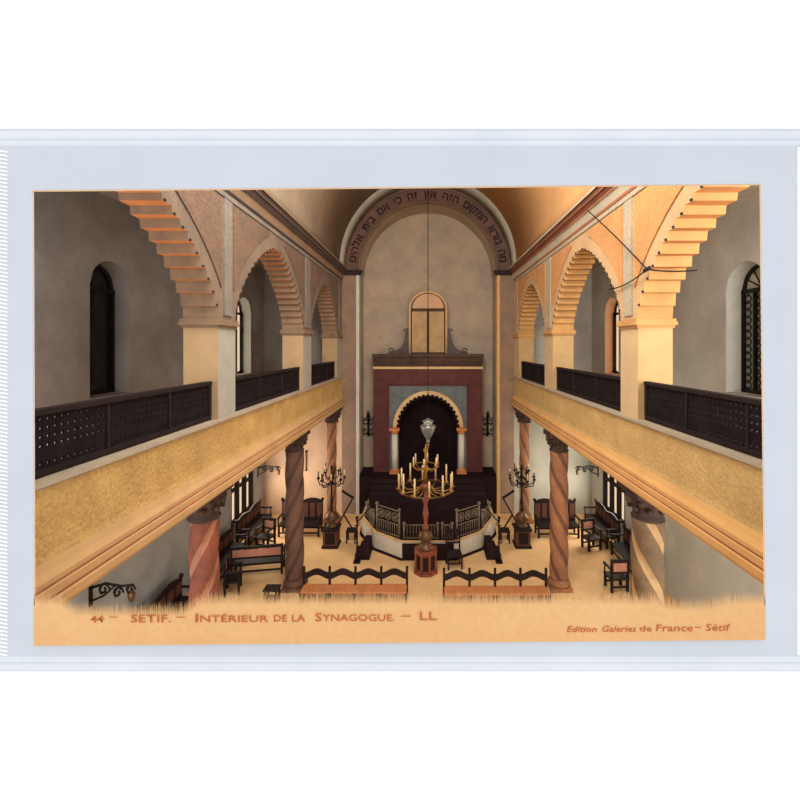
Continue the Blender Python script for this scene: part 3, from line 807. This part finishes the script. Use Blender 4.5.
for sg, nm in ((-1,'left'), (1,'right')):
    e = empty('side_steps', (sg*2.25, 15.75, 0), 0); tag(e, 'small dark steps at the %s corner of the platform' % nm, 'steps', 'corner steps of the platform')
    for k in range(3):
        a, b2 = sorted((sg*(-.12+.0*k), sg*(.42-.15*k)))
        mb = MB(); mb.box(a, b2, -.45-.0, .25, k*.2, (k+1)*.2); mb.build('step', 'carpet', e, .01)
    a, b2 = sorted((sg*-.3, sg*.5))
    # newel post with a sloping handrail
    e = empty('newel_handrail', (sg*2.56, 15.15, 0)); tag(e, 'thin iron newel post and sloping handrail, %s of the platform' % nm, 'handrail', 'newel handrails of the platform')
    mb = MB(); mb.box(-.12, .12, -.12, .12, 0, .06); mb.lathe([(.05,.06), (.03,.15), (.03,1.45), (.05,1.5), (.03,1.55)], seg=8); mb.ball((0,0,1.6), .06, 8)
    for k in range(6): mb.ball((0,0,.3+k*.2), .045, 8)
    mb.build('post', 'iron', e)
    mb = MB(); mb.tube([(0,0,1.45), (-sg*.12,.25,1.5), (-sg*.3,.6,1.66), (-sg*.46,.92,1.72)], .025, 6)
    mb.tube([(sg*.02*i*cos(i*.8), 0, 1.42+.02*i*sin(i*.8)) for i in range(8)], .018, 6); mb.build('handrail', 'iron', e)

# central candelabrum on its pedestal
px_ = -.08
ped = empty('pedestal', (px_, 14.55, 0)); tag(ped, 'octagonal red-brown wooden pedestal under the central candelabrum', 'pedestal')
def octo(R): return [(R*cos(pi/8+k*pi/4), R*sin(pi/8+k*pi/4)) for k in range(8)]
mb = MB(); mb.prism(octo(.36), 'xy', .08, .70); mb.build('body', 'redwood', ped)
mb = MB(); mb.prism(octo(.44), 'xy', 0, .08); mb.build('plinth', 'redwood', ped, .01)
mb = MB(); mb.prism(octo(.42), 'xy', .70, .80); mb.build('top', 'redwood', ped, .01)
for k in range(8):
    a = k*pi/4; mb = MB(); R = .36*cos(pi/8)
    c = Vector((cos(a)*(R+.004), sin(a)*(R+.004), 0)); t = Vector((-sin(a), cos(a), 0))
    v = [mb.bm.verts.new(c+t*s1*.09+Vector((0,0,z))) for s1, z in ((-1,.16), (1,.16), (1,.62), (-1,.62))]; mb.face(v)
    o = mb.build('panel', 'wood', ped); s_ = o.modifiers.new('thick', 'SOLIDIFY'); s_.thickness = .012; s_.offset = 0
for k in range(8):
    a = pi/8+k*pi/4; mb = MB(); mb.lathe([(.05,.08), (.035,.2), (.045,.4), (.035,.6), (.05,.70)], (.37*cos(a), .37*sin(a), 0), 8); mb.build('corner_post', 'redwood', ped)
can = empty('candelabrum', (px_, 14.55, .80)); tag(can, 'tall gilt ring candelabrum with candles on the central pedestal', 'candelabrum')
mb = MB(); mb.lathe([(.28,0), (.30,.05), (.22,.12), (.13,.22), (.24,.36), (.26,.44), (.18,.56), (.09,.66)], seg=20); mb.build('base', 'bronze', can)
mb = MB(); mb.lathe([(.09,.66), (.12,.72), (.06,.82), (.07,1.0), (.11,1.2), (.08,1.34), (.06,1.5), (.09,1.62), (.13,1.68), (.06,1.76), (.06,2.0), (.14,2.1), (.20,2.18), (.08,2.26)], seg=16); mb.build('stem', 'redwood', can)
mb = MB(); mb.lathe([(.07,2.26), (.05,2.6), (.10,2.75), (.04,2.9), (.04,3.3), (.09,3.4), (.03,3.5), (.005,3.64)], seg=14); mb.build('upper_stem', 'gold', can)
def hoop(R, z, r): return MB().tube([(R*cos(2*pi*i/40), R*sin(2*pi*i/40), z) for i in range(40)], r, 6, closed=True)
hoop(.93, 2.06, .028).build('lower_ring', 'bronze', can); hoop(.45, 2.85, .022).build('upper_ring', 'gold', can)
for k in range(12):
    a = 2*pi*k/12+.13; ca, sa = cos(a), sin(a)
    mb = MB(); mb.tube([(.1*ca,.1*sa,2.22), (.35*ca,.35*sa,1.98), (.7*ca,.7*sa,1.95), (.93*ca,.93*sa,2.06)], .024, 6); mb.lathe([(.03,2.04), (.09,2.10), (.05,2.14), (.045,2.2)], (.93*ca,.93*sa,0), 8); ar = mb.build('arm', 'gold', can)
    mb = MB(); h = .38+.14*((k*5) % 3)/2; mb.lathe([(.032,2.2), (.03,2.2+h), (.012,2.23+h)], (.93*ca,.93*sa,0), 8); mb.build('candle', 'wax', ar)
for k in range(6):
    a = 2*pi*k/6+.4; ca, sa = cos(a), sin(a)
    mb = MB(); mb.tube([(.05*ca,.05*sa,2.78), (.25*ca,.25*sa,2.70), (.45*ca,.45*sa,2.85)], .018, 6); mb.lathe([(.02,2.84), (.07,2.88), (.04,2.93)], (.45*ca,.45*sa,0), 8); ar = mb.build('arm', 'gold', can)
    mb = MB(); mb.lathe([(.026,2.93), (.026,3.18), (.01,3.21)], (.45*ca,.45*sa,0), 8); mb.build('candle', 'wax', ar)

# side candelabra on dark pedestals
def side_candelabrum(x, y, nm):
    e = empty('pedestal', (x, y, 0)); tag(e, 'square dark pedestal under the %s side candelabrum' % nm, 'pedestal', 'pedestals of the side candelabra')
    mb = MB(); mb.box(-.27, .27, -.27, .27, .08, .66); mb.build('body', 'wood2', e)
    mb = MB(); mb.box(-.32, .32, -.32, .32, 0, .08); mb.build('plinth', 'wood', e, .01)
    mb = MB(); mb.box(-.33, .33, -.33, .33, .66, .74); mb.build('top', 'wood', e, .01)
    mb = MB(); mb.box(-.18, .18, -.285, -.27, .16, .58); mb.build('panel', 'wood', e)
    e = empty('candelabrum', (x, y, .74)); tag(e, 'dark branched standing candelabrum beside the %s apse pier' % nm, 'candelabrum', 'side candelabra by the apse piers')
    mb = MB(); mb.lathe([(.2,0), (.22,.05), (.12,.12), (.24,.28), (.26,.40), (.14,.54), (.08,.62)], seg=16); mb.build('base', 'bronze', e)
    mb = MB(); mb.lathe([(.05,.62), (.035,.8), (.06,1.0), (.035,1.1), (.035,1.6), (.08,1.68), (.04,1.76), (.03,2.2), (.06,2.3), (.01,2.42)], seg=12); mb.build('stem', 'iron', e)
    for tier, (R, z, n) in enumerate(((.5,1.86,8), (.28,2.12,5))):
        for k in range(n):
            a = 2*pi*k/n+.2; ca, sa = cos(a), sin(a)
            mb = MB(); mb.tube([(.04*ca,.04*sa,z-.15), (R*.5*ca,R*.5*sa,z-.26), (R*.9*ca,R*.9*sa,z-.2), (R*ca,R*sa,z)], .022, 6); mb.lathe([(.03,z), (.075,z+.05), (.04,z+.09)], (R*ca,R*sa,0), 8); ar = mb.build('arm', 'iron', e)
            mb = MB(); mb.lathe([(.026,z+.09), (.026,z+.30), (.01,z+.33)], (R*ca,R*sa,0), 8); mb.build('candle', 'wax' if k % 3 == 0 else 'bronze', ar)
side_candelabrum(-3.78, 16.45, 'left'); side_candelabrum(3.68, 16.45, 'right')
for sg, nm in ((-1,'left'), (1,'right')):
    x = sg*3.2
    e = empty('folding_stand', (x, 17.2, 0)); tag(e, 'dark folding stand with a slanted arm beside the %s candelabrum' % nm, 'stand', 'folding stands by the apse piers')
    mb = MB(); mb.bar((sg*.75,0,.0), (-sg*.15,0,1.62), .10, .06); mb.build('long_leg', 'iron', e)
    mb = MB(); mb.bar((-sg*.13,.0,1.58), (sg*.33,0,1.88), .11, .06); mb.build('slanted_arm', 'iron', e)
    mb = MB(); mb.bar((-sg*.3,0,0), (sg*.25,0,.9), .06, .045); mb.build('short_leg', 'iron', e)
    # small dark stool beside
    s = empty('stool', (sg*3.05, 16.75, 0)); tag(s, 'small dark stool between the platform and the %s side candelabrum' % nm, 'stool', 'stools beside the side candelabra')
    mb = MB(); mb.box(-.2, .2, -.2, .2, .42, .5); mb.build('seat', 'wood', s, .02)
    for a in (-1, 1):
        for b2 in (-1, 1): mb = MB(); mb.box(a*.16-.025, a*.16+.025, b2*.16-.025, b2*.16+.025, 0, .42); mb.build('leg', 'wood', s)

# ================================================================== benches and chairs
def scallop_bench(x0, x1, y, label, seg=4):
    L = x1-x0; e = empty('bench', ((x0+x1)/2, y, 0)); tag(e, label, 'bench', 'front benches with scalloped backs')
    pts_t, pts_b = [], []
    n = 16*seg
    for i in range(n+1):
        t = i/16 % 1.0 if i < n else 1.0
        x = -L/2+L*i/n; w = (1-cos(2*pi*i/16))/2
        pts_t.append((x, .78+.13*w)); pts_b.append((x, .60+.13*w))
    mb = MB(); mb.prism(pts_t+list(reversed(pts_b)), 'xz', -.03, .03); mb.build('backrest', 'wood', e)
    for k in range(seg+1):
        x = -L/2+L*k/seg; mb = MB(); mb.box(x-.035, x+.035, -.035, .035, 0, .92); mb.ball((x,0,.95), .045, 8); mb.build('post', 'wood', e)
    mb = MB(); mb.box(-L/2, L/2, -.42, -.03, .38, .43); mb.build('seat', 'seat', e, .01)
    mb = MB(); mb.box(-L/2, L/2, -.03, .02, .30, .43); mb.build('seat_rail', 'seat', e)
    for k in range(seg+1):
        x = -L/2+L*k/seg; mb = MB(); mb.box(x-.035, x+.035, -.41, -.34, 0, .38); mb.build('leg', 'wood', e)
    return e
scallop_bench((304-428)*13.0/420, (407-428)*13.0/420, 13.0, 'dark bench with scalloped back at the left of the centre aisle')
scallop_bench((444-428)*12.9/420, (546-428)*12.9/420, 12.9, 'dark bench with scalloped back at the right of the centre aisle')

def settee(L, D, sh, bh, name, parts, style):
    """bench along local x, its back at +y"""
    e = empty(name, (0,0,0))
    mb = MB(); mb.box(-L/2, L/2, -D/2, D/2, sh-.06, sh); mb.build('seat', parts[0], e, .012)
    if style == 'rail':
        mb = MB(); mb.box(-L/2, L/2, D/2-.05, D/2, bh-.09, bh); mb.box(-L/2, L/2, D/2-.045, D/2-.005, sh+.16, sh+.22); mb.build('backrest', parts[1], e)
        mb = MB(); mb.box(-L/2+.06, L/2-.06, D/2-.035, D/2-.015, sh+.22, bh-.12); mb.build('back_panel', parts[2], e)
    elif style == 'panel':
        pts = [(-L/2, sh)]+[(-L/2+L*i/24, bh-.12+.12*abs(sin(pi*i/12))) for i in range(25)]+[(L/2, sh)]
        mb = MB(); mb.prism(pts, 'xz', D/2-.05, D/2); mb.build('backrest', parts[1], e)
        n = 6
        for k in range(n):
            x = -L/2+L*(k+.5)/n; mb = MB(); mb.box(x-L/n*.36, x+L/n*.36, D/2-.07, D/2-.05, sh+.15, bh-.2); mb.build('back_panel', parts[2], e)
        for s_ in (-1, 1): mb = MB(); mb.ball((s_*(L/2-.02), D/2-.03, bh-.06), .07, 8); mb.build('finial', parts[1], e)
    for s_ in (-1, 1):
        mb = MB(); x = s_*(L/2-.03); mb.box(x-.035, x+.035, -D/2+.02, D/2, sh+.26, sh+.31); mb.tube([(x,-D/2+.05,sh), (x,-D/2+.05,sh+.27)], .026, 6); mb.ball((x,-D/2+.02,sh+.285), .045, 8); mb.build('arm', parts[1], e)
    for s_ in (-1, 1):
        for q in (-1, 1):
            mb = MB(); x = s_*(L/2-.05); y = q*(D/2-.05); mb.box(x-.035, x+.035, y-.035, y+.035, 0, bh if (q > 0 and style == 'rail') else sh-.06); mb.build('leg', parts[1], e)
    mb = MB(); mb.box(-L/2+.05, L/2-.05, -D/2+.03, -D/2+.07, .14, .19); mb.box(-L/2+.05, L/2-.05, D/2-.07, D/2-.03, .14, .19); mb.build('stretcher', parts[1], e)
    return e
def place(e, loc, rz, label, cat, group): e.location = loc; e.rotation_euler = (0,0,rz); return tag(e, label, cat, group)

hb = settee(1.72, .6, .48, 1.42, 'settee', ('wood','wood','wood2'), 'panel')
place(hb, (-5.28,17.4,0), 0, 'dark high-backed settee facing forward behind the left middle column', 'settee', 'high-backed settees facing forward')
copy_thing(hb, (5.3,17.3,0), 0, 'dark high-backed settee facing forward behind the right middle column')
wb = settee(2.3, .55, .46, 1.12, 'wall_bench', ('wood','wood','wood2'), 'panel')
place(wb, (-7.1,17.25,0), pi/2, 'dark wall bench under the left ground-floor window', 'bench', 'benches along the outer aisle walls')
copy_thing(wb, (7.1,17.25,0), -pi/2, 'dark wall bench under the right ground-floor window')
copy_thing(wb, (-7.05,14.55,0), pi/2, 'dark wall bench on the left, between the window bench and the nearest bench')
copy_thing(wb, (7.1,14.6,0), -pi/2, 'dark wall bench on the right, nearer than the window bench')
copy_thing(wb, (-7.0,11.2,0), pi/2, 'dark wall bench nearest on the left, behind the reddish column')
rb = settee(1.72, .55, .45, 1.03, 'bench', ('wood','wood','pink'), 'rail')
place(rb, (-5.85,14.5,0), pi+.16, 'open-railed bench with pink back panel seen from behind in left aisle', 'bench', 'rail-backed benches in the aisles')
ch = settee(.62, .5, .45, 1.05, 'chair', ('wood','wood','pink'), 'rail')
place(ch, (6.05,13.5,0), pi+.1, 'dark chair with pink back panel in the right aisle', 'chair', 'armchairs in the aisles')
copy_thing(ch, (6.3,16.2,0), .3, 'dark armchair by the right wall bench under the window')
copy_thing(ch, (-6.3,16.3,0), -.3, 'dark armchair by the left wall bench under the window')
copy_thing(ch, (-6.2,13.35,0), pi/2+.3, 'dark armchair nearest in the left aisle, before the open-railed bench')

# chair before the platform
c = empty('chair', (.92, 14.85, 0), .12); tag(c, 'dark spindle-backed chair standing before the platform, right of the pedestal', 'chair')
mb = MB(); mb.box(-.27, .27, -.25, .25, .44, .50); mb.build('seat', 'wood', c, .015)
for a in (-1, 1):
    mb = MB(); mb.box(a*.24-.025, a*.24+.025, -.24, -.19, 0, .44); mb.build('leg', 'wood', c)
    mb = MB(); mb.box(a*.24-.025, a*.24+.025, .19, .24, 0, 1.28); mb.ball((a*.24, .215, 1.31), .04, 8); mb.build('leg', 'wood', c)
mb = MB(); mb.box(-.24, .24, .2, .23, 1.08, 1.24); mb.box(-.24, .24, .2, .23, .72, .78)
for k in range(4): mb.box(-.15+k*.1-.012, -.15+k*.1+.012, .205, .225, .78, 1.08)
mb.build('backrest', 'wood', c)
mb = MB()
for y in (-.215, .215): mb.box(-.24, .24, y-.015, y+.015, .2, .24)
mb.build('stretcher', 'wood', c)
# low stool by the left middle column
s = empty('stool', (-4.72, 12.75, 0)); tag(s, 'low dark stool at the foot of the left middle column', 'stool')
mb = MB(); mb.box(-.24, .22, -.17, .17, .42, .48); mb.build('seat', 'wood', s, .01)
for a in (-.18, .16):
    for b2 in (-.12, .12): mb = MB(); mb.box(a-.025, a+.025, b2-.025, b2+.025, 0, .42); mb.build('leg', 'wood', s)
mb = MB(); mb.box(-.2, .18, -.14, .14, .12, .16); mb.build('stretcher', 'wood', s)

# scrolled iron brackets on the outer walls
def bracket(x, y, sg, label):
    e = empty('wall_bracket', (x, y, 2.3)); tag(e, label, 'bracket', 'scrolled iron lamp brackets on the aisle walls')
    q = -sg
    mb = MB(); mb.box(-.02, .02, -.05, .05, -.35, .2); mb.build('back_plate', 'iron', e)
    mb = MB(); mb.tube([(0,0,.05), (q*.35,0,.16), (q*.7,0,.1), (q*.95,0,.12)], .03, 6); mb.tube([(0,0,-.25), (q*.3,0,-.12), (q*.55,0,.1)], .024, 6); mb.build('arm', 'iron', e)
    mb = MB()
    for cx, cz, R in ((.3,.02,.14), (.62,-.05,.13), (.9,.02,.12)):
        mb.tube([(q*(cx+R*(1-.06*i)*cos(i*.6)), 0, cz+R*(1-.06*i)*sin(i*.6)) for i in range(13)], .02, 6)
        mb.tube([(q*cx, R*(1-.06*i)*cos(i*.6), cz+R*(1-.06*i)*sin(i*.6)) for i in range(13)], .018, 6)
    mb.build('scroll', 'iron', e)
    mb = MB(); mb.lathe([(.03,-.3), (.07,-.22), (.08,-.12), (.03,-.04)], (q*.93,0,.05), 10); mb.build('lamp_cup', 'bronze', e)
bracket(-XO, 18.75, -1, 'scrolled iron wall bracket above the left ground-floor window')
bracket(XO, 18.75, 1, 'scrolled iron wall bracket above the right ground-floor window')
bracket(-XO, 9.45, -1, 'scrolled iron wall bracket nearest on the left, below the gallery front')
e = empty('wall_hook', (-5.65, YE, 2.05)); tag(e, 'thin dark hanging rod on the left aisle end wall', 'rod')
mb = MB(); mb.tube([(0,-.04,0), (0,-.04,.85), (.08,-.06,.9)], .022, 6); mb.build('rod', 'iron', e)
mb = MB(); mb.box(-.04, .04, -.05, 0, .8, .9); mb.ball((0,-.05,0), .045, 8); mb.build('mount', 'iron', e)

# electric cable over the right arcade
cab = empty('electric_cable', (W-.05, 7.57, 9.22)); tag(cab, 'black cable strung from the right cornice across the right arches', 'cable')
def sag(p, q, s, n=12): return [Vector(p).lerp(Vector(q), i/n)+Vector((0,0,-s*4*(i/n)*(1-i/n))) for i in range(n+1)]
J = (W-.09, 7.5, 9.17)
for a, b2, s_ in ((J, (W-.26,9.85,CZ+.12), -.03), (J, (W-.06,9.1,9.03), .07), (J, (W+T+.02,7.3,9.12), .03)):
    mb = MB(); mb.tube(sag(a, b2, s_), .014, 6); local(mb, cab).build('wire', 'wire', cab)
mb = MB()
for d in (-.1, 0, .1): mb.ball((J[0]+d*.1, J[1]-d*.5, J[2]+d*.1), .04, 8)
local(mb, cab).build('insulator', 'wire', cab)

# ================================================================== light
w = bpy.data.worlds.new('daylight'); SC.world = w; w.use_nodes = True
bg = w.node_tree.nodes['Background']; bg.inputs['Color'].default_value = (1.0, .995, .985, 1); bg.inputs['Strength'].default_value = 1.12
def area(name, loc, rot, sx, sy, energy, col):
    l = bpy.data.lights.new(name, 'AREA'); l.shape = 'RECTANGLE'; l.size = sx; l.size_y = sy; l.energy = energy; l.color = col
    o = bpy.data.objects.new(name, l); COL.objects.link(o); o.location = loc; o.rotation_euler = rot; return o
area('added_nave_fill', (-.4, 6.6, 13.4), (radians(46), radians(-5), 0), 5.2, 4.2, 900, (1, .93, .83))  # unseen fill lamp added to brighten the nave, vault and apse
for sg in (-1, 1):
    area('window_light', (sg*(XO-.05), 17.25, 1.8), (0, radians(90*sg), 0), 1.8, 2.0, 170, (1, .90, .77))
    # unseen fill lamps added at the near ends of the galleries and aisles
    area('added_gallery_fill', (sg*6.0, 4.3, 8.3), (radians(90), 0, 0), 2.6, 3.4, 70 if sg < 0 else 250, (1, .97, .93))
    area('added_aisle_fill', (sg*6.0, 4.3, 3.0), (radians(90), 0, 0), 2.6, 3.0, 150 if sg < 0 else 220, (.95, .97, 1))
cam_d = bpy.data.cameras.new('camera'); cam = bpy.data.objects.new('camera', cam_d); COL.objects.link(cam)
cam.location = (0, 0, EYE); cam.rotation_euler = (radians(90), 0, 0)
cam_d.sensor_width = 36; cam_d.sensor_fit = 'HORIZONTAL'; cam_d.lens = 36*F/800
cam_d.shift_x = -(CX-400)/800; cam_d.shift_y = -(400-CY)/800; cam_d.clip_start = .05; cam_d.clip_end = 200
SC.camera = cam
vs = SC.view_settings; vs.view_transform = 'Standard'; vs.look = 'None'; vs.exposure = 0; vs.gamma = 1; vs.use_curve_mapping = False
SC.cycles.max_bounces = 8; SC.cycles.diffuse_bounces = 5
SC.cycles.use_denoising = True
